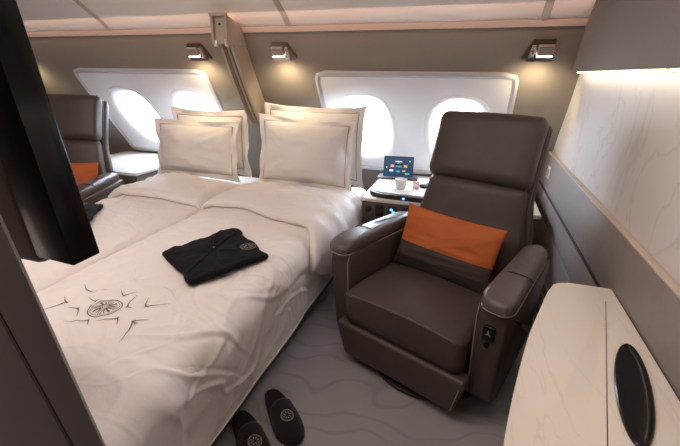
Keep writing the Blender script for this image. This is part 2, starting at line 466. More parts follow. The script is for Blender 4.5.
# ------------------------------------------------------------------ reading lamps
def lamp_root():
    r = thing('reading_lamp', 'x', 'reading lamp', (0, 0, 0))
    # local frame: x along wall, y into the cabin (normal), z up the wall
    def slab(name, poly, y0, y1, m, bev=.002):
        bm = bmesh.new()
        a = [bm.verts.new((x, y0, z)) for x, z in poly]; b = [bm.verts.new((x, y1, z)) for x, z in poly]
        fs = [bm.faces.new(a), bm.faces.new(b[::-1])]
        for k in range(len(a)): bm.faces.new((a[k], b[k], b[k-1], a[k-1]))
        if bev: bmesh.ops.bevel(bm, geom=list({e for f in fs for e in f.edges}), offset=bev, segments=2, affect='EDGES')
        return fin(name, bm, m, r)
    slab('base_plate', [(-.072, -.050), (.092, -.050), (.040, .055), (-.072, .055)], 0, .022, M_bronze, .004)
    slab('top_bar', [(-.072, .045), (.040, .045), (.038, .053), (-.072, .053)], .022, .036, M_bronze)
    g = slab('grille_head', [(-.068, -.020), (.012, -.020), (.012, .038), (-.068, .038)], .022, .052, M_grille, .003)
    for k in range(5):
        z = -.010 + k*.010
        bx('slot', (-.062, .006, .0525, .0535, z-.0012, z+.0012), M_blackm, g, bev=0)
    s = slab('side_switch', [(.028, -.034), (.055, -.034), (.044, .032), (.024, .032)], .022, .042, M_grille, .003)
    for k in range(4):
        z = -.022 + k*.013
        bx('button', (.030, .044, .0425, .045, z-.003, z+.003), M_steel, s, bev=.0008)
    slab('chrome_foot', [(-.070, -.058), (.064, -.056), (.052, -.036), (.020, -.026), (-.069, -.026)], .020, .046, M_steel, .004)
    slab('light_lens', [(-.067, -.026), (.014, -.026), (.014, -.0215), (-.067, -.0215)], .030, .055, M_lens, .001)
    return r
M_lens = mat('lamp_lens', (1, .95, .85), .3, emit=6, ecol=(1, .93, .82))
def place_lamp(r, x, z, label, flip):
    p = wall_pt(x, z, .001); n = wall_n(z)
    up = Vector((1, 0, 0)).cross(n)*-1
    if up.z < 0: up = -up
    xx = n.cross(up)                     # local x so that (x, y=n, z=up) is right-handed
    if flip: xx = -xx
    m = Matrix((xx, n, up)).transposed().to_4x4(); m.translation = p
    r.matrix_world = m; r['label'] = label; r['group'] = 'reading lamps on the outer wall'
    l = bpy.data.lights.new('reading_spot', 'SPOT'); l.energy = 4.0; l.color = (1, .80, .50); l.spot_size = R(165); l.spot_blend = 1; l.shadow_soft_size = .05
    o = bpy.data.objects.new('reading_spot', l); COL.objects.link(o)
    o.location = p + n*.11 - up*.08; o.rotation_euler = (-up-n*.25).to_track_quat('-Z', 'Y').to_euler()
L0 = lamp_root()
LAMPS = [(-1.285, 1.545, 'bronze and chrome reading lamp just right of the sloping partition rail', True),
         (-1.96, 1.545, 'bronze and chrome reading lamp left of the rail above the left window surround', True),
         (.305, 1.545, 'bronze and chrome reading lamp nearest the overhead box above the armchair', False),
         (-3.8, 1.545, 'bronze and chrome reading lamp above the far left armchair', False)]
lamps = [L0] + [dup_tree(L0) for _ in range(3)]
for o, (x, z, lb, fl) in zip(lamps, LAMPS): place_lamp(o, x, z, lb, fl)

# ------------------------------------------------------------------ side consoles by the outer wall
def sockets(parent, x, z, y, w=.055, h=.075, m=None, kind='socket'):
    f = bx(kind, (x-w/2, x+w/2, y-.006, y, z-h/2, z+h/2), m or M_blackm, parent, bev=.002)
    return f
def console(x0, x1, label, side):
    root = thing('side_console', label, 'console', ((x0+x1)/2, 2.8, 0))
    yf = 2.515
    def prof(name, xa, xb, ya, z0, z1, m, bev=.004):
        bm = bmesh.new(); yb0 = wall_y(z0)-.008; yb1 = wall_y(z1)-.02
        hexa(bm, [(xa, ya, z0), (xb, ya, z0), (xb, yb0, z0), (xa, yb0, z0), (xa, ya, z1), (xb, ya, z1), (xb, yb1, z1), (xa, yb1, z1)], bev)
        return rel(fin(name, bm, m), root)
    prof('body', x0+.01, x1-.01, yf+.01, .003, .592, M_console)
    prof('worktop', x0, x1, yf-.005, .594, .62, M_white, .005)
    return root
CR_ = console(-.665, .45, 'white-topped side console with charging sockets between the right bed and armchair', 1)
def put(o): return rel(o, CR_)
put(bx('control_panel', (-.64, -.30, 2.518, 2.5245, .47, .585), M_console, None, bev=.002))
cp = [o for o in COL.objects if o.name == 'control_panel'][0]
for x, w in ((-.535, .055), (-.365, .045)):
    s = bx('socket', (x-w/2, x+w/2, 2.511, 2.518, .495, .575), M_blackm, cp, bev=.003)
    s2 = bx('socket_face', (x-w*.28, x+w*.28, 2.5095, 2.511, .52, .55), M_base, None, bev=.0005); put(s2)
bm = bmesh.new()
bmesh.ops.create_cone(bm, cap_ends=True, segments=24, radius1=.022, radius2=.020, depth=.012, matrix=Matrix.Translation((-.61, 2.514, .54)) @ Matrix.Rotation(PI/2, 4, 'X'))
put(fin('round_switch', bm, M_blackm))
put(bx('display', (-.475, -.415, 2.511, 2.518, .50, .575), M_blackm, bev=.003))
M_blue = mat('blue_indicator', (.1, .3, 1), .4, emit=4, ecol=(.08, .25, 1)); M_green = mat('green_indicator', (.1, 1, .4), .4, emit=2, ecol=(.1, .9, .35))
put(bx('indicator', (-.462, -.445, 2.5095, 2.511, .545, .558), M_blue, bev=0))
put(bx('indicator', (-.448, -.428, 2.5095, 2.511, .53, .541), M_green, bev=0))
# raised tray with dark rim
tr = round_poly([(-.645, 2.535), (.02, 2.49), (.02, 3.0), (-.60, 3.02)], [.14, .02, .02, .10], 8)
bm = bmesh.new(); prism(bm, tr, .621, .652, .006); put(fin('tray_rim', bm, M_base))
cx, cy = -.31, 2.77
tr2 = [(cx+(x-cx)*.95, cy+(y-cy)*.945+.008) for x, y in tr]
bm = bmesh.new(); prism(bm, tr2, .652, .659, .002); put(fin('tray_top', bm, M_white))
put(bx('tray_light', (-.385, -.372, 2.5075, 2.516, .632, .641), M_blue, bev=0))
CLt = console(-3.40, -2.56, 'white-topped side console with drawer between the left bed and far armchair', -1)
rel(bx('drawer', (-3.05, -2.60, 2.519, 2.5245, .38, .575), M_console, bev=.002), CLt)
rel(bx('drawer_pull', (-2.92, -2.74, 2.511, 2.519, .545, .56), M_grey, bev=.002), CLt)

# tablet on its stand
T = thing('tablet', 'black tablet with a lit map screen propped on the console by the right window', 'tablet', (-.50, 2.955, .66), R(6))
def tilt(o, a):
    o.rotation_euler = (a, 0, 0); return o
tb = tilt(bx('case', (-.112, .112, -.006, .008, .0, .165), M_blackm, T, bev=.005), R(-16))
sc_ = bx('screen', (-.102, .102, -.0075, -.0055, .010, .155), mat('tablet_screen', (.02, .06, .12), .2, emit=.25, ecol=(.03, .09, .17)), tb, bev=0)
M_s1 = mat('screen_white', (.8, .8, .8), .4, emit=.8); M_s2 = mat('screen_orange', (.7, .3, .1), .4, emit=.5); M_s3 = mat('screen_teal', (.1, .35, .45), .4, emit=.5)
for (x, z, w, h, m) in ((-.025, .122, .05, .006, M_s1), (-.014, .109, .028, .004, M_s1), (-.058, .082, .026, .018, M_s2), (.040, .082, .026, .018, M_s2), (-.02, .084, .044, .010, M_s3),
                        (-.065, .05, .028, .012, M_s1), (-.012, .045, .024, .012, M_s3), (.03, .05, .024, .010, M_s2), (-.09, .075, .006, .006, M_s1), (.08, .125, .008, .008, M_s1), (.052, .03, .034, .012, M_s3)):
    bx('screen_icon', (x, x+w, -.0085, -.0075, z, z+h), m, sc_, bev=0)
bx('stand', (-.15, .15, -.055, .075, 0.0, .014), M_blackm, T, bev=.006)
tilt(bx('stand_leg', (-.03, .03, .045, .053, .005, .10), M_blackm, T, bev=.003), R(18))

# cup
def lathe(bm, prof, n=32):
    rings = [[(r*math.cos(2*PI*k/n), r*math.sin(2*PI*k/n), z) for k in range(n)] for r, z in prof]
    return loft(bm, rings, cap=True)
C = thing('coffee_cup', 'white porcelain cup with handle on the console tray in front of the tablet', 'cup', (-.425, 2.665, .6595), R(190))
bm = bmesh.new(); lathe(bm, [(.026, 0), (.029, .004), (.036, .03), (.0405, .066), (.043, .070), (.0405, .0705), (.037, .066), (.032, .03), (.024, .008)]); fin('cup_body', bm, M_porc, C)
bm = bmesh.new(); tube(bm, [(.038, 0, .058), (.052, 0, .063), (.064, 0, .052), (.063, 0, .034), (.052, 0, .022), (.036, 0, .020)], .0042, 8); fin('handle', bm, M_porc, C)
# little items behind the cup, half hidden by the chair
S = thing('tea_sachet', 'pink and white paper sachet standing beside the cup on the tray', 'sachet', (-.325, 2.70, .6595), R(-20))
bx('wrapper', (-.022, .022, -.008, .008, 0, .055), mat('pink_paper', (.75, .42, .38), .6), S, bev=.004)
bx('paper_band', (-.0225, .0225, -.0085, .0085, .018, .036), mat('white_paper', (.8, .8, .8), .6), S, bev=.002)
K = thing('remote_handset', 'small black remote handset lying on the tray behind the armchair', 'remote', (-.25, 2.80, .6595), R(-35))
bx('handset_body', (-.028, .028, -.075, .075, 0, .02), M_blackm, K, bev=.007)
for k in range(4):
    for j in range(2): bx('button', (-.014+j*.018, -.004+j*.018, -.05+k*.025, -.04+k*.025, .0195, .0225), M_grey, K, bev=.001)

# ------------------------------------------------------------------ beds
def make_bed(x0, x1, label):
    xm = (x0+x1)/2
    root = thing('bed', label, 'bed', (xm, 1.9, 0))
    bm = bmesh.new(); box(bm, x0+.10, x1-.12, .56, 3.02, .004, .30, .02, 3); rel(fin('bed_base', bm, M_console), root)
    bm = bmesh.new(); box(bm, x0+.015, x1-.045, .50, 3.04, .30, .545, .05, 5)
    rel(fin('mattress', bm, M_linen), root)
    return root
SEAM = -1.625
make_bed(SEAM+.005, -.70, 'right-hand bed beside the armchair, white mattress on a dark base')
make_bed(-2.36, SEAM-.005, 'left-hand bed by the far armchair, white mattress on a dark base')

U_MAX = {1: 1.285, -1: 1.02}
def duvet_pt(u, y, s, lift=0):
    """u: metres across from the seam to the hem; s = +1 right bed, -1 left bed"""
    top = .575 + .012*nz(u*2.2+3*s, y*1.7) + .022*math.exp(-((u-.45)/.35)**2)
    wtop = .80 - .02*nz(y*3, 4*s)                 # where the bend starts
    rb = .09
    z_hem = .20
    if s < 0: wtop = .60
    seamdip = -.045*math.exp(-u/.035)
    flat = wtop; arc = rb*PI/2
    if u < flat: x, z, nx, nzv = u, top, 0, 1
    elif u < flat+arc:
        a = (u-flat)/rb; x = flat+rb*math.sin(a); z = top-rb*(1-math.cos(a)); nx, nzv = math.sin(a), math.cos(a)
    else:
        d = u-flat-arc; x = flat+rb-d*.10; z = top-rb-d; nx, nzv = 1, 0
    # wrinkles
    side = sstep(flat-.12, flat+.15, u)
    h = .010*noise.fractal(Vector((u*2.6, y*2.0, 5*s)), .9, 2.0, 3)
    for q, (ca, cb, fu, fv, wd, am) in enumerate(((1.0, .9, 1.1, 4.6, .055, .0085), (1.0, -.7, 1.3, 5.6, .06, .007), (.3, 1.0, 1.6, 6.5, .07, .006), (1.0, .2, 1.0, 7.5, .05, .005))):
        a_ = u*ca+y*cb; b_ = -u*cb+y*ca
        r_ = nz(a_*fu+7*q, b_*fv+.8*nz(u*4, y*4, q), 3*s+q*5)
        k_ = .35+.65*sstep(-.1, .35, nz(u*1.6+q*3, y*1.3, 9*s))
        h += am*math.exp(-(r_/wd)**2)*k_
        h -= .5*am*math.exp(-((r_-.13)/wd)**2)*k_
    fold = math.sin(y*26+3.0*nz(y*2.1, u*1.5, 3)+u*2.5)*.6 + math.sin(y*11+4*nz(y*1.3, u*.8, 8)-u*4)*.8
    fall = sstep(flat-.25, flat+.25, u)
    hemk = 1-sstep(U_MAX[s]-.15, U_MAX[s]-.01, u)
    h = h*(.75+.45*fall) + fall*.015*fold
    if s > 0 or u > flat: h *= (.08+.92*hemk)
    h += lift
    x += nx*h; z += nzv*h + seamdip
    return Vector((SEAM+s*(.006+x), y, z))
def grid(name, f, nu, nv, m, parent=None, thick=0):
    bm = bmesh.new(); g = [[bm.verts.new(f(i/(nu-1), j/(nv-1))) for j in range(nv)] for i in range(nu)]
    for i in range(nu-1):
        for j in range(nv-1): bm.faces.new((g[i][j], g[i+1][j], g[i+1][j+1], g[i][j+1]))
    o = fin(name, bm, m, parent, angle=180)
    if thick:
        md = o.modifiers.new('thickness', 'SOLIDIFY'); md.thickness = thick; md.offset = -1
    return o
def flap_front(u, s):
    # y of the turned-back edge, drifting towards the foot at the sides
    base = 2.08 - .16*sstep(.25, .80, u) - .16*sstep(.78, .95, u) + .34*sstep(.97, 1.2, u) if s > 0 else 2.10 - .06*u
    return base + .02*nz(u*5, 2*s)
def flap_back(u, s): return 2.60 + .10*sstep(.6, 1, u) if s > 0 else 2.58
DUV = {}
for s, lb in ((1, 'white duvet with a brown swallow emblem on the right-hand bed'), (-1, 'plain white duvet on the left-hand bed beyond the black screen')):
    Y0, Y1 = .45, 2.62
    o = grid('duvet', lambda a, b: duvet_pt(a*U_MAX[s]*(1 if s < 0 else 1-.02*b), lerp(Y0, Y1, b), s), 200, 360, M_linen, None, .018)
    tag(o, lb, 'duvet', 'duvets on the twin beds'); DUV[s] = o
    def ff(a, b):
        u = a*(U_MAX[s]-.09)
        y0, y1 = flap_front(u, s), flap_back(u, s)
        T_ = .052
        # b 0..0.15 is the rounded roll, the rest lies on top
        if b < .15:
            t = b/.15*PI; y = y0 - .028*math.sin(t) + .0; l = T_*.5*(1-math.cos(t))
        else:
            t = (b-.15)/.85; y = lerp(y0, y1, t)
            l = T_*(1-.55*sstep(.8, 1, t)) + .012*math.sin(PI*t) + .006*nz(u*6, t*5, s)
        l *= 1-.5*math.exp(-u/.03)
        return duvet_pt(u, y, s, l+.003)
    grid('folded_edge', ff, 90, 80, M_linen, o)
    # hem cord
    bm = bmesh.new(); tube(bm, [duvet_pt(U_MAX[s]*(1 if s < 0 else 1-.02*b/60), lerp(Y0, Y1, b/60), s) for b in range(61)], .005, 6)
    fin('hem', bm, M_linen, o)

# embroidery on the right duvet, dropped onto its surface
dg = DUV[1].data
bvh = BVHTree.FromPolygons([v.co for v in dg.vertices], [list(p.vertices) for p in dg.polygons])
def drop(x, y, dz=.0015):
    h = bvh.ray_cast(Vector((x, y, 2)), Vector((0, 0, -1)))
    return (h[0] if h[0] else Vector((x, y, .6))) + Vector((0, 0, dz))
def stroke(bm, pts, w0, w1, n=14):
    """flat tapering ribbon through pts (x,y) laid on the duvet"""
    P_ = [Vector(p) for p in pts]; out = []
    for k in range(n+1):
        t = k/n*(len(P_)-1); i = min(int(t), len(P_)-2); f = t-i
        a = P_[max(i-1, 0)]; b = P_[i]; c = P_[i+1]; d = P_[min(i+2, len(P_)-1)]
        out.append(.5*((2*b)+(c-a)*f+(2*a-5*b+4*c-d)*f*f+(3*b-a-3*c+d)*f**3))
    prev = None
    for k, p in enumerate(out):
        q = out[min(k+1, n)]-out[max(k-1, 0)]; q = Vector((-q.y, q.x)).normalized()
        w = lerp(w0, w1, k/n)/2
        l, r = bm.verts.new(drop(*(p+q*w))), bm.verts.new(drop(*(p-q*w)))
        if prev: bm.faces.new((prev[0], prev[1], r, l))
        prev = (l, r)
EC = Vector((-1.180, .918))
E_AX = Vector((.085, .095)).normalized()      # emblem's long direction in plan
bm = bmesh.new()
def circ(c, r, w, n=28):
    stroke(bm, [(c[0]+r*math.cos(2*PI*k/n), c[1]+r*math.sin(2*PI*k/n)) for k in range(n+1)], w, w, n*2)
circ(EC, .055, .0042); circ(EC, .047, .0016)
for k in range(4):
    a = 2*PI*k/4+.35; d = Vector((math.cos(a), math.sin(a))); n_ = Vector((-d.y, d.x)); g = (d+n_).normalized(); gn = Vector((-g.y, g.x))
    for sg in (-1, 1): stroke(bm, [EC+d*.006+n_*.0035*sg, EC+d*.045+n_*.0035*sg], .0024, .0024, 8)
    stroke(bm, [EC+g*.012, EC+g*.026, EC+g*.040], .004, .009, 8)
    for sg in (-1, 1): stroke(bm, [EC+g*.014+gn*.002*sg, EC+g*.026+gn*.013*sg, EC+g*.039+gn*.016*sg], .0045, .0016, 8)
eo = fin('emblem', bm, M_thread, DUV[1]); eo['label'] = 'round brown embroidered emblem'
BIRDS = [((-1.4156, 1.0383), (-1.3444, 0.9945), (-1.2901, 1.0302), (-1.3328, 0.9952)),
 ((-1.3002, 0.9554), (-1.2539, 0.947), (-1.2396, 0.9565), (-1.2517, 0.9388)),
 ((-1.2285, 1.04), (-1.1885, 1.01), (-1.1566, 1.0486), (-1.1792, 1.0086)),
 ((-1.4086, 0.9444), (-1.3627, 0.9137), (-1.3934, 0.8402), (-1.3494, 0.9077)),
 ((-1.3112, 0.8773), (-1.2731, 0.8863), (-1.2262, 0.8439), (-1.2741, 0.893)),
 ((-1.2441, 0.8068), (-1.1722, 0.8406), (-1.1493, 0.8172), (-1.1749, 0.8487)),
 ((-1.1467, 0.8456), (-1.0902, 0.8845), (-1.0668, 0.8581), (-1.0915, 0.8919)),
 ((-1.1461, 1.0312), (-1.1141, 0.9515), (-1.0925, 0.9533), (-1.1145, 0.9442)),
 ((-1.0903, 1.0317), (-1.0572, 0.9799), (-0.984, 1.023), (-1.0561, 0.9717)),
 ((-0.9896, 0.9207), (-1.0356, 0.8943), (-0.9933, 0.7952), (-1.0113, 0.8874))]
for wing_a, body, wing_b, tail in BIRDS:
    bm = bmesh.new()
    B = Vector(body)
    for e in (wing_a, wing_b):
        e = Vector(e); d = e-B; n_ = Vector((-d.y, d.x))
        if d.length < .012: continue
        stroke(bm, [B, B+d*.35+n_*.05, e], .0070, .0010, 10)
    for sg in (-1, 1):
        t_ = Vector(tail); d = t_-B; n_ = Vector((-d.y, d.x))
        stroke(bm, [B, B+d*.5, t_+n_*.25*sg], .008, .001, 6)
    bo = fin('swallow_motif', bm, M_thread, DUV[1]); bo['label'] = 'brown embroidered swallow'

# ------------------------------------------------------------------ pillows
def pillow(name, w, h, t, seed, m, flange=.05, piping=None, pinch=.075, puff=2.1, split=None):
    N = 56; bm = bmesh.new()
    cw, chh = w/2-flange, h/2-flange
    def P(u, v, side):
        # u,v in -1..1
        x, y = u*w/2, v*h/2
        y += -.02*(nz(u*1.8+seed*2, 3)+.6)*max(0, v)**3 if flange > .01 else 0; x *= 1-pinch*(1-abs(v)**2.2)*abs(u)**2; y *= 1-pinch*1.2*(1-abs(u)**2.2)*abs(v)**2
        cu, cv = min(1, abs(u)*(w/2)/cw), min(1, abs(v)*(h/2)/chh)
        th = t/2*((1-cu**puff)**.62)*((1-cv**puff)**.62) if cu < 1 and cv < 1 else 0
        fl = .5*(max(0, abs(u)*(w/2)-cw)/max(flange, 1e-3)+max(0, abs(v)*(h/2)-chh)/max(flange, 1e-3))
        wv = (.040*nz(u*2.2+seed, v*2.2) + .012*math.sin(u*8+seed)*abs(v) + .012*math.sin(v*8+seed)*abs(u))*min(1, fl*1.6) if flange > .01 else 0
        wr = .016*nz(u*1.5+seed*3, v*1.8, side)+.007*(1-2.4*abs(nz(u*1.6+v*2+seed, v*3-u*2.2, side*2)))
        return Vector((x, side*(th+.0022) + wv + side*wr*min(1, th*14), y))
    for side in (-1, 1):
        g = [[bm.verts.new(P(-1+2*i/(N-1), -1+2*j/(N-1), side)) for j in range(N)] for i in range(N)]
        for i in range(N-1):
            for j in range(N-1):
                f = bm.faces.new((g[i][j], g[i+1][j], g[i+1][j+1], g[i][j+1]))
                if split:
                    v = -1+2*(j+.5)/(N-1)
                    f.material_index = 2 if v < split[0] else (1 if v < split[1] else 0)
        if side < 0: G0 = g
        else: G1 = g
    bd = [(i, 0) for i in range(N)] + [(N-1, j) for j in range(1, N)] + [(i, N-1) for i in range(N-2, -1, -1)] + [(0, j) for j in range(N-2, 0, -1)]
    for k in range(len(bd)):
        a, b = bd[k], bd[(k+1) % len(bd)]
        f = bm.faces.new((G0[a[0]][a[1]], G0[b[0]][b[1]], G1[b[0]][b[1]], G1[a[0]][a[1]]))
        if split:
            v = -1+2*(a[1]+.5)/(N-1); f.material_index = 2 if v < split[0] else (1 if v < split[1] else 0)
    o = fin(name, bm, m, angle=180)
    if piping:
        pts = []
        a, b = cw/(w/2)*1.0, chh/(h/2)*1.0
        q = 30
        loop = [(lerp(-a, a, k/q), b) for k in range(q)] + [(a, lerp(b, -b, k/q)) for k in range(q)] + [(lerp(a, -a, k/q), -b) for k in range(q)] + [(-a, lerp(-b, b, k/q)) for k in range(q)]
        bm = bmesh.new(); tube(bm, [P(u, v, -1)+Vector((0, -.006, 0)) for u, v in loop], .0022, 6, closed=True)
        po = fin('piping', bm, piping, o); po['label'] = 'thin brown piping'
    return o
def pose(o, loc, rx, ry=0, rz=0):
    o.rotation_mode = 'XYZ'; o.rotation_euler = (R(rx), R(ry), R(rz)); o.location = loc
PW = 'scatter'
M_pipe = mat('piping_brown', (.22, .16, .11), .7)
p = pillow('pillow', .74, .53, .27, 1.3, M_pillow, .046, M_pipe); pose(p, (-1.125, 2.640, .865), -7, 1.5, 2)
tag(p, 'front white pillow with brown piping on the right-hand bed, nearest the camera', 'pillow', 'pillows on the right bed')
p = pillow('pillow', .80, .60, .17, 4.1, M_pillow, .05, M_pipe); pose(p, (-1.115, 2.790, .905), -2, 0, 1)
tag(p, 'rear white pillow leaning behind the front pillow of the right-hand bed against the window wall', 'pillow', 'pillows on the right bed')
p = pillow('pillow', .76, .48, .27, 7.7, M_pillow, .05, M_pipe); pose(p, (-2.06, 2.66, .83), -9, 0, 3)
tag(p, 'front white pillow on the left-hand bed with a piped flange', 'pillow', 'pillows on the left bed')
p = pillow('pillow', .74, .54, .17, 9.2, M_pillow, .06, M_pipe); pose(p, (-2.02, 2.80, .875), -4, 0, 0)
tag(p, 'rear white pillow half hidden behind the front pillow of the left-hand bed', 'pillow', 'pillows on the left bed')

# ------------------------------------------------------------------ folded pyjama tops
def pyjama():
    root = thing('folded_pyjamas', 'x', 'pyjamas', (0, 0, 0))
    out = [(-.155, -.19), (.205, -.205), (.19, .165), (-.13, .205), (-.15, .225), (-.235, .21), (-.20, .03)]
    out = round_poly(out, .022, 5)
    seg_ = []
    for i_ in range(len(out)):                       # resample so that the cloth can wrinkle
        a_, b_ = Vector(out[i_]), Vector(out[(i_+1) % len(out)]); k_ = max(1, int((b_-a_).length/.009))
        seg_ += [a_.lerp(b_, q/k_) for q in range(k_)]
    out = [(p.x+.011*nz(p.x*13, p.y*13, 1)+.004*nz(p.x*40, p.y*40, 2), p.y+.011*nz(p.x*13, p.y*13, 5)+.004*nz(p.x*40, p.y*40, 6)) for p in seg_]
    def wz(x, y, n):
        r1 = nz(x*5+y*7, y*3-x*2, n); r2 = nz(x*9-y*4, y*9+x*3, n+4)
        return .005*nz(x*10, y*10, n) + .005*math.exp(-(r1/.07)**2) + .003*math.exp(-(r2/.08)**2) - .001
    def layer(name, sc, z0, z1, par, sx=0, sy=0, n=1):
        bm = bmesh.new(); rings = []
        H_ = z1-z0
        ks = [(.985, z0, 0), (1.0, z0+H_*.2, .1), (.997, z0+H_*.45, .3), (.985, z0+H_*.72, .6), (.962, z0+H_*.93, .9)] + [(.93-.0775*q, z1, 1) for q in range(12)]
        for k, z, w_ in ks:
            rings.append([(x*sc*k+sx, y*sc*k+sy, max(z0, z+w_*wz(x*k, y*k, n))) for x, y in out])
        loft(bm, rings); return fin(name, bm, M_pj, par, angle=80)
    layer('lower_fold', .975, .001, .010, root)
    t = layer('top_fold', 1.0, .007, .028, root, 0, 0, 3)
    for pl_ in ([(-.19, .10, .027), (-.13, .055, .031), (-.016, 0, .0325)], [(-.135, .17, .027), (-.10, .11, .031), (-.016, 0, .0325)]):
        bm = bmesh.new(); tube(bm, pl_, [.0055, .0055, .0035], 8)
        fin('collar_edge', bm, M_pj, t)
    bm = bmesh.new(); tube(bm, [(-.016, 0, .0335), (.06, -.09, .0325), (.13, -.185, .029)], .0025, 6); fin('placket', bm, M_pj, t)
    bm = bmesh.new(); bmesh.ops.create_cone(bm, cap_ends=True, segments=16, radius1=.0055, radius2=.0045, depth=.003, matrix=Matrix.Translation((-.016, .0, .0395))); fin('button', bm, M_grey, t)
    bm = bmesh.new()
    def ring(cx, cy, r, w, n=24, z=.0395):
        a = [bm.verts.new((cx+(r-w)*math.cos(2*PI*k/n), cy+(r-w)*math.sin(2*PI*k/n), z)) for k in range(n)]
        b = [bm.verts.new((cx+r*math.cos(2*PI*k/n), cy+r*math.sin(2*PI*k/n), z)) for k in range(n)]
        for k in range(n): bm.faces.new((a[k], a[(k+1) % n], b[(k+1) % n], b[k]))
    ring(.078, .125, .036, .003); ring(.078, .125, .028, .0015)
    for k in range(8):
        a = 2*PI*k/8; d = Vector((math.cos(a), math.sin(a), 0)); n_ = Vector((-d.y, d.x, 0)); c = Vector((.078, .125, .0397))
        bm.faces.new([bm.verts.new(c+d*.006+n_*.001), bm.verts.new(c+d*.018+n_*.005), bm.verts.new(c+d*.026), bm.verts.new(c+d*.018-n_*.002)])
    e = fin('emblem', bm, M_emb, t); e['label'] = 'round grey embroidered emblem'
    return root
P0 = pyjama()
P0.location = (-1.062, 1.425, .600); P0.rotation_euler = (0, 0, R(-30)); tag(P0, 'black folded pyjama top with round grey emblem on the right-hand bed', 'pyjamas', 'folded pyjamas on the beds')
P1 = dup_tree(P0); P1.location = (-2.21, 1.56, .600); P1.rotation_euler = (0, 0, R(30)); P1['label'] = 'black folded pyjama top on the left-hand bed, mostly hidden by the black screen'

# ------------------------------------------------------------------ slippers
def slipper():
    root = thing('slipper', 'x', 'slipper', (0, 0, 0))
    def outl(k=1.0, n=40, e=0):
        o = []
        for i in range(n):
            t = 2*PI*i/n; y = math.cos(t)*.165
            w = .052 + .012*sstep(-.08, .12, y) ; x = math.sin(t)*w
            x = math.copysign(abs(math.sin(t))**.72*w, math.sin(t)) + .006*math.sin(y*12)
            o.append((x*k, y*k))
        return o
    bm = bmesh.new(); loft(bm, [[(x, y, z) for x, y in outl(k)] for k, z in ((.96, .001), (1, .006), (1, .015), (.96, .021), (.8, .022), (.3, .020))]); fin('sole', bm, M_slip, root)
    # toe upper: dome over y > -.01
    bm = bmesh.new(); rows = []
    for j in range(15):
        f = j/14; y = lerp(-.035, .166, f); w = (.052+.012*sstep(-.08, .12, y))
        w *= math.sqrt(max(.0, 1-(max(0, y)/.167)**2.8)) if y > 0 else 1
        w = max(w, .004)*1.04
        hgt = .062*(1-f**2.4*.72)
        row = []
        for i in range(19):
            a = PI*i/18
            yy = y + (.035*math.sin(a)*(1-f) - .035*(1-f)*1.0)*-.6
            row.append(bm.verts.new((w*math.cos(a) + .006*math.sin(y*12), yy, .010+hgt*math.sin(a)**.8)))
        rows.append(row)
    for a, b in zip(rows, rows[1:]):
        for k in range(18): bm.faces.new((a[k], a[k+1], b[k+1], b[k]))
    up = fin('toe_upper', bm, M_slip, root); md = up.modifiers.new('thickness', 'SOLIDIFY'); md.thickness = .006
    me = up.data; bv = BVHTree.FromPolygons([v.co for v in me.vertices], [list(q.vertices) for q in me.polygons])
    def dr(x, y):
        h = bv.ray_cast(Vector((x, y, 1)), Vector((0, 0, -1))); return (h[0] or Vector((x, y, .07)))+Vector((0, 0, .0045))
    bm = bmesh.new(); n = 26; c = (0.002, .060)
    for r0, r1 in ((.024, .0275), (.0195, .021)):
        a = [bm.verts.new(dr(c[0]+r0*math.cos(2*PI*k/n), c[1]+r0*math.sin(2*PI*k/n))) for k in range(n)]
        b = [bm.verts.new(dr(c[0]+r1*math.cos(2*PI*k/n), c[1]+r1*math.sin(2*PI*k/n))) for k in range(n)]
        for k in range(n): bm.faces.new((a[k], a[(k+1) % n], b[(k+1) % n], b[k]))
    for k in range(8):
        a = 2*PI*k/8; d = Vector((math.cos(a), math.sin(a))); n_ = Vector((-d.y, d.x)); cc = Vector(c)
        bm.faces.new([bm.verts.new(dr(*(cc+q))) for q in (d*.005, d*.013+n_*.004, d*.018, d*.013-n_*.002)])
    e = fin('emblem', bm, M_emb, up); e['label'] = 'round grey emblem'
    return root
def rot_to(dx, dy): return math.atan2(dy, dx)-PI/2
S0 = slipper(); S0.location = (-.635, 1.19, .002); S0.rotation_euler = (0, 0, rot_to(.27, -.235))
tag(S0, 'black plush slipper with grey emblem, the one nearer the armchair', 'slipper', 'pair of slippers')
S1 = dup_tree(S0); S1.location = (-.70, 1.035, .002); S1.rotation_euler = (0, 0, rot_to(.24, -.20)); S1['label'] = 'black plush slipper with grey emblem, the one nearer the bed'

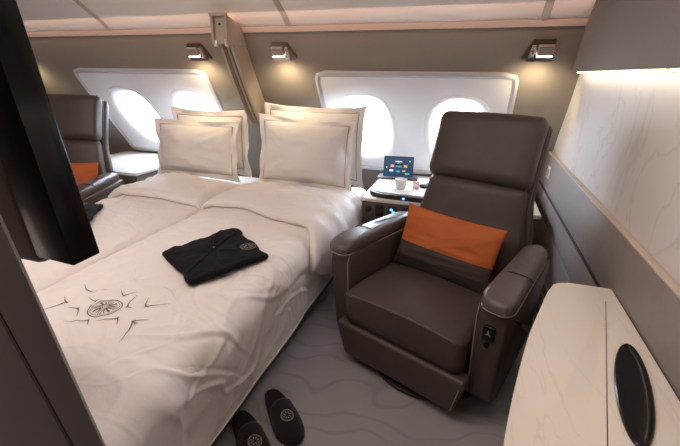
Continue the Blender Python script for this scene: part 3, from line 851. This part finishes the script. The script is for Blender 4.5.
# ------------------------------------------------------------------ armchair
def make_chair():
    root = thing('armchair', 'x', 'armchair', (0, 0, 0))
    # local: x to the viewer's right, -y forward, z up
    # base
    bm = bmesh.new(); n = 40
    loft(bm, [[(.03+r*math.cos(2*PI*k/n), -.09+r*math.sin(2*PI*k/n), z) for k in range(n)] for r, z in ((.315, .001), (.32, .006), (.32, .018), (.30, .028), (.12, .034), (.09, .05), (.09, .16))])
    fin('swivel_base', bm, M_base, root)
    bx('seat_frame', (-.33, .33, -.24, .34, .12, .25), M_base, root, bev=.02)
    # seat cushion: lofted along x with a rounded waterfall front
    def body(name, prof, x0, x1, m, edge=.03, crown=.0, taper=None, nseg=18):
        """prof: closed (y,z) outline; rounded towards x ends"""
        bm = bmesh.new(); cy = sum(p[0] for p in prof)/len(prof); cz = sum(p[1] for p in prof)/len(prof)
        rings = []
        stops = [0, .12, .3, .55, .8, 1]
        seq = []
        for s_ in stops: seq.append((x0+edge*(1-math.cos(s_*PI/2)), edge*(1-math.sin(s_*PI/2))))
        mid = [(lerp(x0+edge, x1-edge, k/nseg), 0) for k in range(1, nseg)]
        seq = seq + mid + [(x1+x0-x, i) for x, i in seq[::-1]]
        for x, i in seq:
            f = (x-x0)/(x1-x0); cr = crown*math.sin(PI*f)
            ring = []
            for (y, z) in prof:
                d = Vector((y-cy, z-cz)); L = d.length; d = d*(max(L-i, .002)/L)
                ring.append((x if not taper else x*taper(cz+d.y), cy+d.x, cz+d.y + cr*sstep(cz-.10, cz+.12, z)))
            rings.append(ring)
        loft(bm, rings); return fin(name, bm, m, root, angle=60)
    seat = round_poly([(.28, .27), (.28, .41), (-.20, .442), (-.428, .405), (-.430, .262), (-.40, .235), (-.2, .24)], [.03, .04, .15, .01, .06, .02, .02], 6)
    body('seat_cushion', seat, -.335, .335, M_leather, .05, .022)
    leg = round_poly([(-.36, .245), (-.435, .245), (-.425, .055), (-.37, .050)], [.015, .03, .03, .02], 5)
    body('leg_rest', leg, -.365, .37, M_leather, .02, 0, taper=lambda z: 1-.13*(1-sstep(.05, .24, z)))
    # backrest + shell along a reclined spine
    def spine(t): return Vector((0, .20+.235*t-.02*math.sin(PI*t), .36+.84*t))
    def nrm(t):
        d = (spine(min(1, t+.02))-spine(max(0, t-.02))).normalized(); return Vector((0, -d.z, d.y)), d
    def pad(name, t0, t1, hw, thf, off, m, e=3.2, endr=.05, nst=26, dome=0):
        bm = bmesh.new(); rings = []; L = (t1-t0)*.87
        for k in range(nst+1):
            f = k/nst; ff = .5-.5*math.cos(PI*f); t = lerp(t0, t1, ff)
            dist = min(ff, 1-ff)*L; q = 1 if dist >= endr else math.sqrt(max(0, 1-(1-dist/endr)**2))
            n_, d = nrm(t); c = spine(t)+n_*off
            w = hw(ff) - endr*.6*(1-q); th = max(.004, thf(ff)/2*(.12+.88*q))
            ring = []
            for a, b in sup(36, w, th, e):
                ring.append(c+Vector((a, 0, 0))+n_*(b+dome*(1-(a/w)**2)*(1 if b > 0 else 0)))
            rings.append(ring)
        loft(bm, rings); return fin(name, bm, m, root, angle=60)
    shell = pad('back_shell', .0, .985, lambda f: lerp(.335, .292, sstep(.3, .62, f)), lambda f: .07, -.045, M_leather, 5, .03)
    pad('backrest', .02, .62, lambda f: lerp(.325, .280, sstep(.3, 1, f)), lambda f: .12+.03*math.sin(PI*min(1, f*1.6)), .03, M_leather, 3.4, .05, dome=.01)
    pad('headrest', .605, 1.0, lambda f: .292-.006*math.sin(PI*f), lambda f: .13, .045, M_leather, 4.5, .055, dome=.012)
    # stitched seam round the headrest edge
    for sg in (-1, 1):
        bm = bmesh.new()
        tube(bm, [spine(t)+nrm(t)[0]*.012+Vector((sg*.2945, 0, 0)) for t in np.linspace(.04, .96, 24)], .0018, 6)
        fin('seam_piping', bm, M_pad, shell)
    # armrests
    for sg in (-1, 1):
        xi, xo = .345, .455
        side = round_poly([(.26, .20), (.26, .59), (-.34, .585), (-.365, .53), (-.345, .13), (-.28, .105), (.22, .16)], [.05, .03, .03, .05, .03, .04, .05], 5)
        bm = bmesh.new(); rings = []
        cy = 0.0; cz = .35
        for x, i in ((xi, .012), (xi+.004, .004), (xi+.012, 0), (xo-.02, 0), (xo-.008, .004), (xo, .014)):
            rings.append([(sg*(x - .025*sstep(-.1, .26, y) + (.026*sstep(.25, .56, z) if x > .4 else -.006*sstep(.2, .5, z))), y*(1-i*2.2), cz+(z-cz)*(1-i*2.2)) for y, z in side])
        loft(bm, rings); arm = fin('armrest', bm, M_leather, root, angle=60)
        # padded top
        po = round_poly([(-.405, .0), (-.39, .075), (.22, .060), (.27, .0), (.22, -.055), (-.37, -.072)], [.05, .05, .05, .03, .05, .06], 6)
        bm = bmesh.new(); rr = []
        for k, z in ((.93, .578), (1, .586), (1.0, .608), (.985, .620), (.93, .632), (.80, .641), (.55, .6465), (.25, .6480), (.02, .6485)):
            rr.append([(sg*(.418-.03*sstep(-.15, .25, y0))+x*k, y0*k*1 + (0 if k > .9 else 0), z+ .012*sstep(-.3, .3, y0)) for y0, x in po])
        loft(bm, rr); pd = fin('arm_pad', bm, M_pad, arm, angle=60)
        bm = bmesh.new(); tube(bm, [(sg*.418-.068, -.15, .632), (sg*.418-.058, -.15, .6405), (sg*.418-.04, -.151, .6475), (sg*.418-.02, -.152, .6505), (sg*.418+.0, -.153, .6515), (sg*.418+.02, -.152, .6505), (sg*.418+.04, -.151, .6475), (sg*.418+.060, -.15, .6405), (sg*.418+.070, -.15, .632)], .0026, 6)
        fin('pad_seam', bm, M_blackm, pd)
        # cream stitching under the pad and down the front
        bm = bmesh.new()
        lp = [(sg*(.418-.03*sstep(-.15, .25, y0))+x*.99, y0*.99, .5795+.012*sstep(-.3, .3, y0)) for y0, x in po if y0 < .24]
        tube(bm, lp, .0022, 6)
        for xx in (xi+.006,):
            tube(bm, [(sg*xx, -.352, .575), (sg*xx, -.368, .53), (sg*xx, -.355, .30), (sg*xx, -.345, .14)], .0018, 6)
        st = fin('stitching', bm, M_stitch, arm); st['label'] = 'cream stitching'
        if sg > 0:
            # control panel on the front
            bm = bmesh.new(); box(bm, .385, .435, -.374, -.360, .440, .505, .006, 3)
            cpn = fin('seat_control', bm, M_black, arm)
            bm = bmesh.new()
            vs = [bm.verts.new(q) for q in ((.410, -.3755, .492), (.416, -.3755, .472), (.424, -.3755, .464), (.410, -.3755, .469), (.396, -.3755, .464), (.404, -.3755, .472))]
            bm.faces.new(vs); fin('chair_symbol', bm, M_emb, cpn, smooth=False)
            bm = bmesh.new(); bmesh.ops.create_cone(bm, cap_ends=True, segments=20, radius1=.011, radius2=.010, depth=.012, matrix=Matrix.Translation((.408, -.362, .415)) @ Matrix.Rotation(PI/2, 4, 'X')); fin('round_button', bm, M_black, arm)
    bm = bmesh.new()
    for (z0, z1, w0, w1) in ((.235, .095, .328, .262),):
        tube(bm, [(.352, -.428, .235), (.345, -.434, .19), (.328, -.431, .12), (.318, -.424, .075)], .0018, 6)
    fin('leg_rest_stitching', bm, M_stitch, root)
    return root
CH = make_chair()
CH.scale = (.93, .98, 1); CH.location = (-.06, 1.885, 0); CH.rotation_euler = (0, 0, R(-23))
tag(CH, 'dark brown leather swivel armchair with high headrest, in the right foreground', 'armchair', 'leather armchairs')
CH2 = dup_tree(CH); CH2.location = (-2.95, 2.08, 0); CH2.rotation_euler = (0, 0, R(15))
CH2['label'] = 'dark leather armchair at far left behind the black screen'
cu = pillow('cushion', .53, .33, .12, 5.5, [M_orange, M_band, M_band2], .0, None, .05, 2.4, split=(-.60, -.16))
tag(cu, 'orange and dark brown rectangular cushion on the near armchair seat', 'cushion', 'orange cushions')
def chair_cushion(o, ch, x, y, z, rx, ry, rzz):
    m = Matrix.Translation(ch.location) @ Matrix.Rotation(ch.rotation_euler.z, 4, 'Z') @ Matrix.Translation((x, y, z)) @ Matrix.Rotation(R(rzz), 4, 'Z') @ Matrix.Rotation(R(rx), 4, 'X') @ Matrix.Rotation(R(ry), 4, 'Y')
    o.matrix_world = m
chair_cushion(cu, CH, -.012, .025, .588, -20, 2, 0)
cu2 = dup_tree(cu); chair_cushion(cu2, CH2, .05, .095, .585, -16, 0, 0); cu2['label'] = 'orange cushion on the far left armchair'

# ------------------------------------------------------------------ low cabinet with vent slats beside the chair
V = thing('vent_grille', 'slatted metal vent grille at floor level on the partition behind the armchair', 'vent', (.505, 2.1, 0))
rel(bx('vent_plate', (.508, .519, 1.75, 2.62, .03, .30), M_console, bev=.002), V)
for k in range(4):
    z = .03+k*.08
    rel(bx('slat', (.499, .509, 1.78, 2.59, z, z+.012), M_grey, bev=.002), V)

# ------------------------------------------------------------------ foreground side table
TB = thing('side_table', 'pale veneer fixed side table with curved edge and black oval recess, in the right foreground', 'table', (.35, .9, 0))
outl = [(.505, .20), (.505, 1.455)]
outl = round_poly([(.515, .2), (.515, 1.435), (.345, 1.435), (.305, 1.345), (.212, 1.044), (.157, .80), (.130, .655), (.115, .45), (.112, .2)], [0, .008, .035, .03, .1, .08, .06, .05, 0], 6)
bm = bmesh.new(); prism(bm, outl, .690, .720, .006, 3); rel(fin('tabletop', bm, M_table), TB)
inn = [(x if x > .5 else x+.035, y-.03 if y > .3 else y) for x, y in outl]
bm = bmesh.new(); prism(bm, inn, .004, .690, .0); rel(fin('cabinet_body', bm, M_lowpanel), TB)
bm = bmesh.new()
a = Vector((.474, 1.335, .7203)); b = Vector((.205, .22, .7203)); n_ = Vector((b.y-a.y, a.x-b.x, 0)).normalized()*.0011
bm.faces.new([bm.verts.new(q) for q in (a-n_, a+n_, b+n_, b-n_)]); rel(fin('panel_joint', bm, M_groove, smooth=False), TB)
# black oval recess
bm = bmesh.new(); n = 48
c = Vector((.426, .915)); ax = Vector((.085, .38)).normalized(); bx_ = Vector((ax.y, -ax.x))
def ov(ka, kb, z, sh=0):
    return [(*(c + ax*(math.cos(2*PI*k/n)*ka) + bx_*(math.sin(2*PI*k/n)*kb+sh)), z) for k in range(n)]
loft(bm, [ov(.188, .0370, .7205), ov(.188, .0375, .7245), ov(.184, .0350, .7275), ov(.178, .0315, .7262), ov(.172, .028, .7235), ov(.150, .021, .7222, .002), ov(.10, .012, .7215, .004), ov(.03, .004, .7212, .004)])
h = rel(fin('oval_recess', bm, M_black), TB); h['label'] = 'glossy black oval recess'

# ------------------------------------------------------------------ foreground left: screen and cabinet edge
MN = thing('monitor', 'glossy black wide screen seen edge-on over the foot of the left bed', 'monitor', (-.85, .62, .95))
SH = -.142     # sideways lean per metre of height
def lean(pl, z0, z1): return [(x, y, z0) for x, y in pl] + [(x+SH*(z1-z0), y, z1) for x, y in pl]
bm = bmesh.new(); hexa(bm, lean([(-.974, .612), (-.845, .604), (-.848, .681), (-.974, .690)], .972, 1.9), .004); rel(fin('screen_frame', bm, M_black), MN)
bm = bmesh.new(); hexa(bm, lean([(-1.35, .618), (-.975, .616), (-.975, .69), (-1.35, .69)], .945, 1.9), .02, 4); rel(fin('back_cover', bm, M_taupe), MN)
CB = thing('cabinet_panel', 'grey cabinet edge panel with a dark vertical groove at the lower left foreground', 'cabinet', (-.6, .38, 0))
S2 = -.219
def lean2(x0, x1, y0, y1, z0, z1, s=S2): return [(x+s*(z-.728), y, z) for z in (z0, z1) for x, y in ((x0, y0), (x1, y0), (x1, y1), (x0, y1))]
bm = bmesh.new(); hexa(bm, [(x+S2*(z-.728), y, z) for z in (.004, 2.12) for x, y in ((-1.25, .40), (-.600, .40), (-.650, .432), (-1.25, .432))], .003); rel(fin('panel', bm, M_panel), CB)
bm = bmesh.new(); hexa(bm, [(-.526, .3985, .15), (-.515, .3985, .15), (-.515, .4005, .15), (-.526, .4005, .15), (-1.103, .3985, 2.03), (-1.092, .3985, 2.03), (-1.092, .4005, 2.03), (-1.103, .4005, 2.03)]); rel(fin('groove', bm, M_groove), CB)
